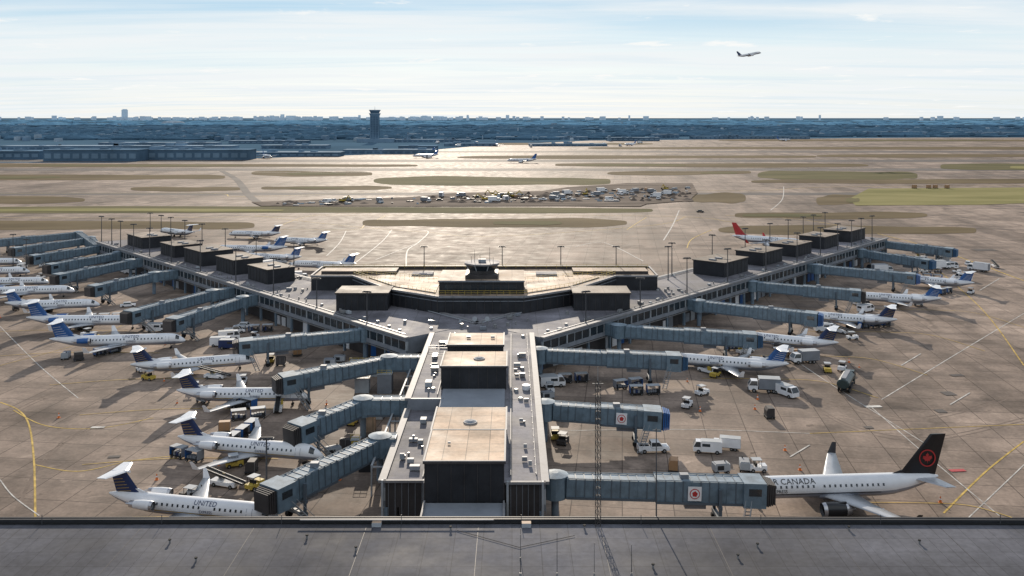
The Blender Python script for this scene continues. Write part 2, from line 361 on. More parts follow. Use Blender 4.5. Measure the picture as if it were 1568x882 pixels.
for (x,y,w,d,h,z) in [(-15.5,170,.6,2,1.0,8.05),(-15.2,180,.7,1.4,.9,8.05),(-16,190,.5,3,.7,8.05),(-15,200,.8,1.2,1.0,8.05),(-15,155,.5,1.5,.8,6.25),(-14.5,145,.4,.8,.7,6.25),(-15.2,137,.5,.7,.7,6.25),
   (2.5,160,.4,.4,.8,8.05),(2,176,.5,.8,.8,8.05),(1.5,150,.3,.3,.6,8.05),(2,138,.25,.25,.7,8.05),(2.6,131,.25,.25,.8,8.05),(1.6,190,.5,.5,.8,8.05),(-9,190,.4,.4,.5,12.1),(-4,190,.4,.4,.5,12.1),(-9,131,.2,.2,.35,11.2)]:
    st.box(x-w,x+w,y-d*.5,y+d*.5,z+.12,z+h,random.choice([m_wallL,m_wallL,m_steel]))
for (x,y,z) in [(-6.4,140.5,11.1),(-6.2,173.0,12.3)]:
    st.cyl((x,y,z),(x,y,z+.22),1.1,1.05,m_fascia,16); st.cyl((x,y,z+.22),(x,y,z+.4),.95,.45,m_roofBlue,16)
st.cyl((2.6,168,8.05),(2.6,168,8.9),.75,.75,m_white,12)
vents(st,-17,-14,165,208,8.06,10); vents(st,.5,3.2,128,208,8.06,10); vents(st,-17,-13.5,133,160,6.26,7)
for y in range(128,210,3): st.box(3.3,3.5,y,y+.2,8.05,8.3,m_steel)
st.beam((3.4,127,8.4),(3.4,210,8.4),.12,.12,m_fascia); st.beam((-.2,127,8.3),(-.2,210,8.3),.16,.16,m_fascia)
st.beam((-13.4,164,8.3),(-13.4,208,8.3),.16,.16,m_fascia); st.beam((-12.8,131,6.5),(-12.8,160,6.5),.16,.16,m_fascia)
rail(st,[(-17.9,196),(-13,196),(-13,208)],8.05)
st.obj('stem',parent=conc)

hb=MB()
hb.prism([(-22,211.9),(6,211.9),(58,268),(46,281.5),(-63,281.5),(-74,268)],4.0,7.98,m_wall,top=m_roofG)
fp=[(-58,264),(-46,264),(-33,243.5),(-19,233),(3,233),(17,243.5),(30,264),(42,264),(42,280),(-58,280)]
hb.prism(fp,7.98,12.0,m_dark,top=m_roofHall)
def parapet(poly,z,h,w,m,closed=True):
    n=len(poly)
    for i in range(n if closed else n-1):
        a=poly[i];c=poly[(i+1)%n]; hb.beam((a[0],a[1],z+h/2),(c[0],c[1],z+h/2),w,h-0.003*i,m)
parapet(fp,12.0,.5,.5,m_fascia)
for a,c in zip(fp[1:6],fp[2:7]):
    a=Vector(a);c=Vector(c);d=(c-a).normalized();nn=Vector((d.y,-d.x))
    n=int((c-a).length/2)
    for i in range(n+1):
        p=a.lerp(c,i/n)+nn*.08; hb.beam((p.x,p.y,8),(p.x,p.y,12),.12,.12,m_dark2)
    p=a+nn*.05;q=c+nn*.05; hb.beam((p.x,p.y,11.2),(q.x,q.y,11.2),.14,.16,m_wall)
hb.box(-19,3,238,254,12.0,15.2,m_dark); hb.box(-19.3,3.3,237.7,254.3,15.2,15.6,m_wall,top=m_roofHall)
for i in range(12): hb.box(-18.9+i*1.99,-18.75+i*1.99,237.9,238,12,15.2,m_dark2)
hb.box(-17.5,1.5,237.93,238,13.2,14.4,m_glass)
rail(hb,[(-46,266),(-32.5,246.5),(-18.8,235),(2.8,235),(16.5,246.5),(30,266)],12.4,m_yel,1.1,1.6)
for sg in(-1,1):
    f=lambda x:-8+sg*x
    pl=[(f(12),239),(f(12),262),(f(30),266),(f(33),262),(f(23.5),248)]
    if sg<0: pl=pl[::-1]
    hb.prism(pl,12.0,12.25,m_wall,top=m_roofTan)
hb.box(-57,41,277.5,278,12.0,13.0,m_dark2)
rail(hb,[(-57,276.5),(41,276.5)],12.4,m_yel,1.2,3)
rail(hb,[(-45,267.5),(-19,254.8)],12.4,m_yel,1.1,1.6); rail(hb,[(29,267.5),(3,254.8)],12.4,m_yel,1.1,1.6)
for s_ in(-1,1):
    x0=-8+s_*37; hb.box(x0-11,x0+11,268.5,275,12.0,12.9,m_dark2,top=m_roofHall)
    hb.box(-8+s_*18-3,-8+s_*18+3,264,269,12.0,12.8,m_wall,top=m_roofG)
for x0,x1 in((-45.5,-32.2),(16,30.5)):
    hb.box(x0,x1,236.5,246,7.98,12.3,m_dark); hb.box(x0-.3,x1+.3,236.2,246.3,12.3,12.7,m_dark2,top=m_roofBr)
    for i in range(8): hb.box(x0+.5+i*1.7,x0+.6+i*1.7,236.4,236.5,8,12.2,m_dark2)
hb.box(-12.3,-3.7,240,250,15.6,16.6,m_dark2); 
oct_=lambda r,cx=-8,cy=245:[(cx+r*math.cos(math.pi/8+i*math.pi/4),cy+r*math.sin(math.pi/8+i*math.pi/4)) for i in range(8)]
hb.prism(oct_(3.6),16.6,17.4,m_dark2)
rg=[[(x,y,17.4) for x,y in oct_(3.6)],[(x,y,18.9) for x,y in oct_(4.6)]]
hb.loft(rg,m_glass,False)
for (x,y),(X,Y_) in zip(oct_(3.65),oct_(4.65)): hb.beam((x,y,17.4),(X,Y_,18.9),.18,.18,m_wallL)
hb.prism(oct_(5.0),18.9,19.3,m_fascia,top=m_roofG)
for x,y,h in((-10,245,3.4),(-8.5,243,2.2),(-6,246,3.8),(-5,243,1.6),(-11,247,1.4)): hb.cyl((x,y,19.3),(x,y,19.3+h),.07,.04,m_pole,5)
hb.box(-9,-7,244.5,245.5,19.3,20.1,m_wallL)
for (x,y) in [(-50,262),(-26,222),(-12,218),(-4,217),(-1,219),(14,232),(34,245),(44,262),(-60,262),(-9,223)]:
    hb.cyl((x,y,8),(x,y,8.9),.4,.4,m_steel,8)
vents(hb,-20,4,214,229,7.98,14); vents(hb,34,50,255,268,7.98,8); vents(hb,-70,-55,255,268,7.98,8)
for x in(-9,-6):
    hb.cyl((x,221,8),(x,221,9.2),.1,.1,m_steel,6); hb.cyl((x,220.8,9.4),(x,221.3,9.2),.6,.1,m_wallL,12)
hb.obj('hub_hall',parent=conc)

# ------------------------------------------------------------ terminal roof (foreground)
t=MB()
edge=[(-130,98.8),(-70,99.8),(-20,100.0),(10,100.0),(50,99.8),(130,99.0)]
poly=[(-130,60)]+[(130,60)]+edge[::-1]
t.prism(poly,0,13.8,m_dark2,top=m_roofT)
for a,c in zip(edge[:-1],edge[1:]):
    t.beam((a[0],a[1],13.95),(c[0],c[1],13.95),.7,.55,m_dark); t.beam((a[0],a[1]-.5,13.9),(c[0],c[1]-.5,13.9),.3,.12,m_rubber)
    t.beam((a[0],a[1]+.1,14.25),(c[0],c[1]+.1,14.25),.12,.06,m_dark2)
for i in range(60):
    x=-90+i*3.1+random.uniform(-.5,.5); t.box(x-.025,x+.025,60,98.5,13.8,13.815,m_dark2 if i%4==0 else m_roofT)
for i in range(14):
    x=-90+i*13; t.beam((x,99.2,13.8),(x,99.2,14.9),.06,.06,m_pole)
for (u,v) in [(260,832),(470,825),(545,843),(1130,855),(1408,833),(895,810),(80,800),(1160,838),(690,812),(300,860),(1000,870),(1300,812)]:
    p=M(u,v,13.8); t.cyl((p.x,p.y,13.8),(p.x,p.y,14.15),.1,.1,m_steel,8); t.cyl((p.x,p.y,14.15),(p.x,p.y,14.25),.17,.15,m_rubber,8)
for (u,v) in [(577,805),(806,806)]:
    p=M(u,v,13.8); t.box(p.x-.5,p.x+.5,p.y-.35,p.y+.35,13.8,14.25,m_wallL,top=m_roofTan)
p0=M(795,838,13.9);p1=M(880,820,13.9);p2=M(700,812,13.9)
t.beam(p0,p1,.04,.04,m_rubber); t.beam(p0,p2,.04,.04,m_rubber)
t.beam((-23,99.2,14.35),(-2,99.2,14.35),.18,.1,m_fascia)
t.obj('terminal_building')
def lattice(x,y,z0,z1,w,name):
    q=MB(); n=int((z1-z0)/.8)
    leg=[(w*math.cos(a),w*math.sin(a)) for a in(math.pi/2,math.pi*7/6,math.pi*11/6)]
    for (a,c) in leg: q.beam((a,c,0),(a,c,z1-z0),.06,.06,m_dark2)
    for i in range(n):
        za=i*(z1-z0)/n;zb=(i+1)*(z1-z0)/n
        for k in range(3):
            a=leg[k];c=leg[(k+1)%3]; q.beam((*a,za),(*c,zb),.04,.04,m_dark2); q.beam((*a,za),(*c,za),.04,.04,m_dark2)
    q.beam((0,0,z1-z0),(0,0,z1-z0+1.5),.05,.05,m_steel); q.beam((-.6,0,z1-z0-.3),(.6,0,z1-z0-.3),.05,.05,m_steel)
    q.obj(name,(x,y,z0))
lattice(9.3,99.0,13.8,29.5,.34,'lattice_mast')
for (u,v,h,r) in [(1005,795,10,.08),(797,882,4.0,.04),(797,858,3.2,.03),(853,882,4.2,.035),(910,882,3.2,.03),(967,882,3,.04)]:
    p=M(u,v,13.8); q=MB(); q.cyl((0,0,0),(0,0,h),r,r*.6,m_pole,6); q.cyl((0,0,0),(0,0,.3),r*3,r*2,m_steel,8)
    if h>5: q.beam((-.4,0,h-.2),(.4,0,h-.2),.06,.06,m_pole)
    q.obj('roof_antenna',p)

# ------------------------------------------------------------ lamp posts
def mk_lamp(h):
    q=MB(); q.cyl((0,0,0),(0,0,h),.18,.11,m_pole,8); q.cyl((0,0,0),(0,0,.5),.3,.25,m_steel,8)
    q.beam((-1.0,0,h),(1.0,0,h),.12,.12,m_pole)
    for x in(-.9,-.3,.3,.9): q.box(x-.22,x+.22,-.35,.25,h-.35,h-.05,m_pole)
    return q.mesh('floodlight_pole')
lm14=mk_lamp(13.0); lm10=mk_lamp(10.5); lm8=mk_lamp(8)
for s in [18,42,66,90,116,140,160,176,190,200,212]:
    for P,D,N in((PL,DL,NL),(PR,DR,NR)):
        for off,hh in ((1.2,lm8 if s<60 else lm10),(20.5,lm10)):
            if off>10 and s<80: continue
            p=P+D*s+N*off; inst(hh,'floodlight_pole',(p.x,p.y,8.05),random.uniform(-.4,.4))
for x in(-25,-8+7,17,34,50): inst(lm10,'floodlight_pole',(x-2,281,8.0),0)
for (u,v,me) in [(408,778,lm10),(40,420,lm14),(20,410,lm14),(640,520,lm8),(815,524,lm8)]:
    p=M(u,v); inst(me,'floodlight_pole',p,random.uniform(-.3,.3))

# ------------------------------------------------------------ jet bridges
def nearest(p):
    cand=[]
    for P,D,L in((PL,DL,214),(PR,DR,226)):
        s=max(0,min(L,(p-P).dot(D))); cand.append(P+D*s)
    cand.append(Vector((4.6,max(125,min(212,p.y))))); cand.append(Vector((-18.5,max(130,min(212,p.y)))))
    return min(cand,key=lambda c:(c-p).length)
def tube(mb,a,b_,w,h,ribs=1.2,top=None):
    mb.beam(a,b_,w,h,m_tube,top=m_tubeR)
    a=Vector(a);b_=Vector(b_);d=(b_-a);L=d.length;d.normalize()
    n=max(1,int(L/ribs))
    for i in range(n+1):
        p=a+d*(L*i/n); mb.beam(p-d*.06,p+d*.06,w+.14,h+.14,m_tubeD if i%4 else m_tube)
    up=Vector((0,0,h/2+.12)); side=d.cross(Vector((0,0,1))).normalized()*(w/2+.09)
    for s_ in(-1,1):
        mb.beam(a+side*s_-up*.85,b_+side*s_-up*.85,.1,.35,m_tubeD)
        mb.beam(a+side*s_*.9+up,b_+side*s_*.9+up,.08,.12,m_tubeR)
def jetbridge(u0,v0,u1,v1,z0=5.6,z1=4.6,logo=False,canopy=None):
    a=M(u0,v0,z0); b_=M(u1,v1,z1); mb=MB()
    n=nearest(Vector((a.x,a.y)))
    if (n-Vector((a.x,a.y))).length>2.0: tube(mb,(n.x,n.y,z0+.02),(a.x,a.y,z0),2.6,2.9,1.5)
    mb.cyl((a.x,a.y,0),(a.x,a.y,z0-1.6),.55,.55,m_col,12); mb.cyl((a.x,a.y,z0-1.6),(a.x,a.y,z0+1.6),1.75,1.75,m_tube,16,False); mb.cyl((a.x,a.y,z0+1.6),(a.x,a.y,z0+1.9),1.9,.5,m_tubeR,16,False)
    d=(b_-a);L=d.length;d.normalize(); side=d.cross(Vector((0,0,1))).normalized()
    s1=a+d*1.6; e1=a+d*(L*.52); s2=a+d*(L*.48); e2=a+d*(L-3.0)
    tube(mb,s1,e1,2.5,2.7); tube(mb,s2,e2,2.95,3.15)
    c0=a+d*(L-3.2); c1=a+d*(L)
    mb.beam(c0,c1,3.9,3.5,m_tube,top=m_tubeR)
    cs=side if side.y<0 else -side
    mb.beam(c1-d*.5,c1+d*.25,3.4,3.0,m_dark)
    cc=canopy or m_dark2
    for i in range(4):
        q=c1+d*(.25+i*.32); mb.beam(q,q+d*.22,3.3-.12*i,3.2-.15*i,cc)
    for s_ in(-1,1):
        q=c0+d*1.6+side*s_*1.97+Vector((0,0,.5)); mb.beam(q-d*.9,q+d*.9,.06,1.0,m_glass)
    q=a+d*(L*.78); zt=q.z-1.6
    for s_ in(-1,1):
        w=q+side*s_*1.9; mb.beam((w.x,w.y,.9),(w.x,w.y,zt+2.4),.42,.42,m_tubeD); 
    l=q-side*2.2;r=q+side*2.2; mb.beam((l.x,l.y,zt-.2),(r.x,r.y,zt-.2),.5,.5,m_tubeD); mb.beam((l.x,l.y,1.2),(r.x,r.y,1.2),.6,.5,m_tubeD)
    for s_ in(-1,1):
        w=q+side*s_*1.5; mb.cyl((w.x-side.x*.3,w.y-side.y*.3,.55),(w.x+side.x*.3,w.y+side.y*.3,.55),.55,.55,m_rubber,12)
    e=a+d*(L*.62); mb.beam((e.x,e.y,e.z-2.1),(e.x+d.x*3,e.y+d.y*3,e.z-2.15),1.4,.9,m_wall)
    sa=c0+d*.6+cs*2.2; sa.z=z1-1.5; sb=sa+cs*3.2-d*1.5; sb.z=.2
    for k in(-.4,.4): mb.beam(sa+d*k,sb+d*k,.08,.25,m_steel)
    for k in range(9):
        p=sa.lerp(sb,k/8.5); mb.beam(p-d*.4,p+d*.4,.28,.05,m_steel)
    for k in(-.42,.42): mb.beam(sa+d*k+Vector((0,0,1)),sb+d*k+Vector((0,0,1)),.06,.06,m_steel)
    mb.box(e.x-.6,e.x+.6,e.y-.5,e.y+.5,e.z+1.55,e.z+2.2,m_wall)
    if logo:
        q=a+d*(L*.66)+side*(-1 if side.y>0 else 1)*1.66
        mb.beam(q-d*.95,q+d*.95,.06,2.0,m_white)
        nn=(side if side.y<0 else -side)
        mb.cyl(q+nn*.03,q+nn*.07,.72,.72,m_red,20); mb.cyl(q+nn*.07,q+nn*.09,.6,.6,m_white,20); mb.cyl(q+nn*.09,q+nn*.12,.42,.42,m_red,5)
    mb.obj('jet_bridge')
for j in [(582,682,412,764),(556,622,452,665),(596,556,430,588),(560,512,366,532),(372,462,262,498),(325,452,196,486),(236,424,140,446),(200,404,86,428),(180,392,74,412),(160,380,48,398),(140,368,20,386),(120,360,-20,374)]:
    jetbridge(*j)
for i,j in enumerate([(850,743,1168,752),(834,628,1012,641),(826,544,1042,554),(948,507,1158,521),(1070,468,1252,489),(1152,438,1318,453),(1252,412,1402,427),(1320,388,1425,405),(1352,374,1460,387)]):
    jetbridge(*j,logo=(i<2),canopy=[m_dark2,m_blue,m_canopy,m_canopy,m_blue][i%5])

# ------------------------------------------------------------ aircraft
def text_geo(s,size):
    cu=bpy.data.curves.new('t','FONT'); cu.body=s; cu.size=size; cu.resolution_u=2
    o=bpy.data.objects.new('t',cu); sc.collection.objects.link(o); dg=bpy.context.evaluated_depsgraph_get()
    me=o.evaluated_get(dg).to_mesh(); vs=[tuple(v.co) for v in me.vertices]; fs=[tuple(p.vertices) for p in me.polygons]
    o.evaluated_get(dg).to_mesh_clear(); bpy.data.objects.remove(o); return vs,fs
def foil(le,ch,th,axis='z',tw=0.0):
    x,y,z=le; P=[(0,0),(.12,.5),(.4,.6),(1,.03),(.4,-.35),(.12,-.35)]
    if axis=='z': return [Vector((x-a*ch,y,z+b_*th)) for a,b_ in P]
    return [Vector((x-a*ch,y+b_*th,z)) for a,b_ in [(0,0),(.15,.5),(.5,.5),(1,.02),(1,-.02),(.5,-.5),(.15,-.5)]]
def aircraft(L,r,zc,span,finz,kind,tailm,accent,text,tsize,engm,bellym,text2=None,gear=True,textm=None,finch=.155,tx=.34):
    mb=MB(); n=24; xn=L/2; k=r/1.35
    S=[(0,.03,-.42),(.12,.2,-.41),(.45,.4,-.36),(.95,.57,-.28),(1.35,.68,-.2),(2.15,.86,-.07),(3.2,.96,-.02),(4.6,1,0)]
    S=[(a*k,b_,c*r) for a,b_,c in S]
    tl=[(L*.30,1,0),(L*.23,.95,.05),(L*.16,.8,.2),(L*.10,.6,.37),(L*.045,.38,.52),(0,.1,.62)]
    S+= [(L*.45,1,0)]+[(L-a,b_,c*r) for a,b_,c in tl]
    rings=[]
    for s,f,dz in S:
        rings.append([Vector((xn-s,r*f*math.cos(2*math.pi*i/n),zc+dz+r*f*math.sin(2*math.pi*i/n))) for i in range(n)])
    def mf(j,i):
        th=2*math.pi*(i+.5)/n; s_=math.sin(th)
        if j==4 and .2<s_<1.02: return m_glass if s_<.97 else m_white
        if s_<-.35: return bellym
        return m_white
    mb.loft(rings,m_white,True,mf)
    ang=math.radians(20)
    x=xn-5.2*k
    while x>xn-L*.72:
        if abs(x-(xn-L*.40))>0.7:
            for sg in(1,-1):
                R=r+.012; y=sg*R*math.cos(ang); z=zc+R*math.sin(ang); ux=Vector((0,-sg*math.sin(ang),math.cos(ang)))*.19
                c=Vector((x,y,z)); dx=Vector((.14,0,0)); mb.add([c-dx-ux,c+dx-ux,c+dx+ux,c-dx+ux],[(0,1,2,3)],m_glass)
        x-=.82
    for xd in(xn-4.0*k,):
        for sg in(1,-1):
            for dxx in(-.42,.42):
                vs=[]
                for a in(-25,0,25,40):
                    a=math.radians(a); vs.append((r+.014,a))
                for (R,a),(R2,a2) in zip(vs[:-1],vs[1:]):
                    p=[Vector((xd+dxx-.03,sg*R*math.cos(a),zc+R*math.sin(a))),Vector((xd+dxx+.03,sg*R*math.cos(a),zc+R*math.sin(a))),Vector((xd+dxx+.03,sg*R*math.cos(a2),zc+R*math.sin(a2))),Vector((xd+dxx-.03,sg*R*math.cos(a2),zc+R*math.sin(a2)))]
                    mb.add(p,[(0,1,2,3)],m_belly)
    for sg in(1,-1):
        a0,a1=math.radians(-22),math.radians(-17); R=r+.013
        x0,x1=xn-4.6*k,xn-L*.7
        mb.add([(x0,sg*R*math.cos(a0),zc+R*math.sin(a0)),(x1,sg*R*math.cos(a0),zc+R*math.sin(a0)),(x1,sg*R*math.cos(a1),zc+R*math.sin(a1)),(x0,sg*R*math.cos(a1),zc+R*math.sin(a1))],[(0,1,2,3)],accent)
    def put(txt,size,xs,a_base,mm):
        vs,fs=text_geo(txt,size)
        w=max(v[0] for v in vs); R=r+.05
        for sg in(-1,1):
            out=[]
            for (x_,y_,_) in vs:
                a=a_base+y_/r
                X=(xs-w+x_) if sg<0 else (xs-x_)
                out.append((X,sg*R*math.cos(a),zc+R*math.sin(a)))
            mb.add(out,fs,mm)
    put(text,tsize,xn-L*tx,math.radians(33),textm or m_navy)
    if text2: put(text2,tsize*.55,xn-L*(tx+.02),math.radians(-10),textm or m_navy)
    hs=span/2
    rc=L*.17; xr=xn-L*.42; tipc=rc*.27; tipx=xr-hs*.50; zt=zc-.65*r+hs*.06
    for sg in(1,-1):
        A=foil((xr+.6,sg*.2*r,zc-.72*r),rc*1.12,.55*k); B=foil((xr-hs*.18,sg*hs*.36,zc-.7*r+hs*.02),rc*.66,.36*k); C=foil((tipx,sg*hs*.97,zt),tipc,.16*k); D=foil((tipx-.9*k,sg*(hs*.97+.5*k),zt+1.35*k),tipc*.5,.08*k)
        mb.loft([A,B,C],m_wing,True); mb.loft([C,D],tailm if kind!='rear' else m_white,False)
        mb.beam((xr-hs*.3-1.1,sg*hs*.45,zc-.7*r),(xr-hs*.3-2.9,sg*hs*.45,zc-.7*r),.2,.3,m_wing); mb.beam((xr-hs*.4-.6,sg*hs*.7,zc-.6*r),(xr-hs*.4-2.,sg*hs*.7,zc-.6*r),.15,.25,m_wing)
    fr=[[Vector((xr+1.5-s,1.02*r*f*math.cos(2*math.pi*i/12),zc-.62*r+.55*r*f*math.sin(2*math.pi*i/12))) for i in range(12)] for s,f in((0,.3),(1.2,.8),(2.5,1),(rc,1),(rc+1.5,.7),(rc+2.6,.2))]
    mb.loft(fr,bellym,True)
    def nac(x0,y,z,l,rr):
        st_=[(0,.88),(.12,1),(.45,1.02),(.8,.85),(1,.66)]
        rings=[[Vector((x0-l*s,y+rr*f*math.cos(2*math.pi*i/16),z+rr*f*math.sin(2*math.pi*i/16))) for i in range(16)] for s,f in st_]
        mb.loft(rings,engm,True,lambda j,i:m_alu if j in(0,3) else engm,cap=False)
        mb.cyl((x0-.15*l,y,z),(x0-.16*l,y,z),rr*.86,rr*.86,m_black,16); mb.cyl((x0-l*.9,y,z),(x0-l*1.18,y,z),rr*.45,rr*.15,m_alu,12)
        mb.cyl((x0-l*.97,y,z),(x0-l*.98,y,z),rr*.68,rr*.68,m_black,16)
    if kind=='rear':
        for sg in(1,-1):
            nac(xn-L*.68,sg*(r+.95*k),zc+.45*r,3.7*k,.68*k)
            mb.loft([foil((xn-L*.70,sg*r*.7,zc+.4*r),2.6*k,.3),foil((xn-L*.71,sg*(r+.6),zc+.45*r),2.3*k,.22)],m_white,False)
    else:
        for sg in(1,-1):
            nac(xr+1.4,sg*hs*.33,zc-1.02*r,3.6*k,.9*k)
            mb.beam((xr+.4,sg*hs*.33,zc-.65*r),(xr-2.2,sg*hs*.33,zc-.55*r),.3,.7,engm)
    xb=xn-L*.80; zr=zc+.7*r; hf=finz-zr; ch=L*finch
    sweep=hf*.82
    A=foil((xb,0,zr),ch,.34*k,'y'); C=foil((xb-sweep,0,finz),ch*(.62 if kind=='rear' else .42),.2*k,'y')
    mb.loft([A,C],tailm,False)
    mb.loft([foil((xb+1.8,0,zr+.15),2.4,.12,'y'),foil((xb-.5,0,zr+.9),1.2,.2,'y')],tailm if kind!='rear' else m_white,False)
    if kind=='rear':
        zs=finz; xs=xb-sweep+.2
        for sg in(1,-1): mb.loft([foil((xs,0,zs),2.6*k,.26),foil((xs-1.3*k,sg*span*.15,zs+.05),1.5*k,.14)],m_white,False)
        mb.cyl((xs+.4,0,zs+.03),(xs-2.5*k,0,zs+.03),.18,.05,m_white,8)
        for sg in(1,-1):
            for q in range(5):
                f0=.18+q*.13; z0=zr+hf*f0; x0=xb-sweep*f0
                mb.beam((x0-ch*.30,sg*.20*k,z0),(x0-ch*.86+ch*.25*f0,sg*.17*k,z0-.25),.015,.07,accent)
    else:
        zs=zc+.55*r; 
        for sg in(1,-1): mb.loft([foil((xn-L*.865,sg*.25,zs),3.2*k,.3),foil((xn-L*.865-2.6,sg*span*.19,zs+.5),1.4*k,.15)],m_wing,False)
    if gear:
        for (x_,y_,rr) in((xn-3.4*k,0,.28),(xr-rc*.62,1.75*k,.42),(xr-rc*.62,-1.75*k,.42)):
            mb.cyl((x_,y_,rr),(x_,y_,zc-.6*r),.09,.11,m_steel,8)
            for o_ in(-.2,.2): mb.cyl((x_,y_+o_-.1,rr),(x_,y_+o_+.1,rr),rr,rr,m_rubber,12)
    return mb
TXT='UNITED'
PL_={ 'c2':(aircraft(26.8,1.35,2.15,21.2,6.3,'rear',m_navy,m_gold,TXT,1.0,m_white,m_belly,'EXPRESS').mesh('regional_jet'),26.8,2.15)}
PL_['b']=(aircraft(26.8,1.35,2.15,21.2,6.3,'rear',m_blue,m_white,TXT,1.0,m_white,m_belly,'EXPRESS').mesh('regional_jet'),26.8,2.15)
PL_['c7']=(aircraft(32.3,1.4,2.45,23.2,7.5,'rear',m_blue,m_white,TXT,1.1,m_blue,m_belly,'EXPRESS').mesh('regional_jet'),32.3,2.45)
PL_['e']=(aircraft(31.7,1.6,2.95,27.5,10.3,'wing',m_black,m_black,'AIR CANADA',1.25,m_black,m_belly,'EXPRESS',textm=m_black,finch=.185,tx=.15).mesh('passenger_jet'),31.7,2.95)
PL_['d']=(aircraft(31.7,1.6,2.95,27.5,9.9,'wing',m_red,m_navy,'DELTA',1.4,m_white,m_belly).mesh('passenger_jet'),31.7,2.95)
PL_['n']=(aircraft(38,1.95,3.7,34,11.8,'wing',m_blue,m_blue,TXT,1.8,m_white,m_belly,tx=.2).mesh('airliner'),38,3.7)
def place(kind,un,vn,ut,vt,anchor='n'):
    me,L,zc=PL_[kind]; a=M(un,vn,zc);b_=M(ut,vt,zc); d=(a-b_); d.z=0; d.normalize()
    c=(a-d*L/2) if anchor=='n' else ((b_+d*L/2) if anchor=='t' else (a+b_)/2)
    return inst(me,me.name.split('.')[0],(c.x,c.y,0.03),math.atan2(d.y,d.x))
place('c2',428,788,214,768);place('c2',495,694,276,676);place('c2',474,604,272,604);place('c2',391,549,226,562)
place('c7',284,518,95,524);place('c7',223,490,45,491);place('b',153,464,10,468);place('c7',115,443,-40,447);place('c2',75,430,-60,432);place('b',46,414,-70,416);place('c2',34,400,-80,402)
ac=place('e',1118,748,1436,739,'t')
place('b',1042,549,1208,563,'t');place('c2',1160,517,1284,530,'t');place('c2',1250,484,1374,494,'t');place('b',1315,453,1442,461,'t');place('b',1400,427,1492,437,'t')
place('b',460,404,546,407,'t');place('b',420,367,502,370,'t');place('b',370,392,462,396,'t');place('c2',350,357,430,359,'t');place('c2',230,350,296,358,'t');place('c7',340,380,440,381,'t')
place('d',1210,370,1122,364,'t')
place('n',776,245,822,245,'t')
q=MB()
leaf=[(0,-1),(.08,-.45),(.5,-.55),(.42,-.35),(.9,.05),(.75,.12),(.82,.42),(.5,.35),(.42,.48),(.2,.2),(.28,.75),(.12,.68),(0,1)]
leaf=leaf+[(-x,z) for x,z in leaf[::-1][1:-1]]
for sg in(1,-1):
    cx,cz=-14.1,6.75
    for k in range(28):
        a=2*math.pi*k/28;a2=2*math.pi*(k+1)/28
        q.add([(cx+R*math.cos(t_),sg*.24,cz+R*math.sin(t_)) for R,t_ in((1.3,a),(1.12,a),(1.12,a2),(1.3,a2))],[(0,1,2,3)],m_red)
    q.add([(cx+x*.85,sg*.24,cz+z*.85) for x,z in leaf],[tuple(range(len(leaf)))],m_red)
q.obj('maple_roundel',parent=ac)
fl=aircraft(38,1.95,3.7,34,11.8,'wing',m_navy,m_blue,TXT,1.8,m_white,m_belly,gear=False,tx=.2).mesh('airliner')
o=inst(fl,'airliner_in_flight',(364,1400,151),math.radians(6),ry=math.radians(-11))

# ------------------------------------------------------------ vehicles
def wheels(mb,xs,y,r=.38):
    for x in xs:
        for s_ in(-1,1): mb.cyl((x,s_*(y-.12),r),(x,s_*(y+.12),r),r,r,m_rubber,12); mb.cyl((x,s_*(y+.12),r),(x,s_*(y+.13),r),r*.5,r*.5,m_steel,8)
def cab(mb,x0,x1,w,z0,zm,z1,m):
    lo=[(x0,-w,z0),(x1,-w,z0),(x1,w,z0),(x0,w,z0)]; mi=[(x0,-w,zm),(x1,-w,zm),(x1,w,zm),(x0,w,zm)]
    hi=[(x0+.05,-w*.88,z1),(x1-.55,-w*.88,z1),(x1-.55,w*.88,z1),(x0+.05,w*.88,z1)]
    mb.loft([lo,mi],m,False,cap=True); mb.loft([mi,hi],m_glass,False); 
    mb.box(x0+.03,x1-.5,-w*.9,w*.9,z1,z1+.07,m)
    for (a,c) in zip(mi,hi): mb.beam(a,c,.09,.09,m)
def v_truck(body,cabm,L=7.5,h=3.3):
    q=MB(); q.box(-L/2,L/2-.2,-.5,.5,.5,.8,m_rubber); cab(q,L/2-1.9,L/2,1.1,.6,1.5,2.4,cabm)
    q.box(-L/2,L/2-2.1,-1.25,1.25,.85,h,body); q.box(-L/2-.04,L/2-2.06,-1.29,1.29,h,h+.08,m_wallL); q.box(-L/2-.05,-L/2,-1.0,1.0,1.0,h-.2,m_wall)
    q.box(L/2,L/2+.12,-1.05,1.05,.45,.75,m_dark); wheels(q,(L/2-1.1,-L/2+1.4,-L/2+2.4),1.05,.45); return q
def v_fuel():
    q=MB(); L=10; q.box(-5,4.6,-.5,.5,.6,.9,m_rubber); cab(q,3.2,5.2,1.2,.7,1.7,2.8,m_teal)
    rg=[[Vector((x,1.3*f*math.cos(t_),2.0+1.15*f*math.sin(t_)*.95)) for t_ in [2*math.pi*(i+.5)/12 for i in range(12)]] for x,f in((-5,.8),(-4.8,1),(2.8,1),(3,.8))]
    q.loft(rg,m_teal,False); q.box(-4.6,2.6,-.5,.5,3.05,3.25,m_wall); q.box(-3,1,-1.4,1.4,.8,1.2,m_dark); wheels(q,(4,-2.2,-3.5),1.1,.5); return q
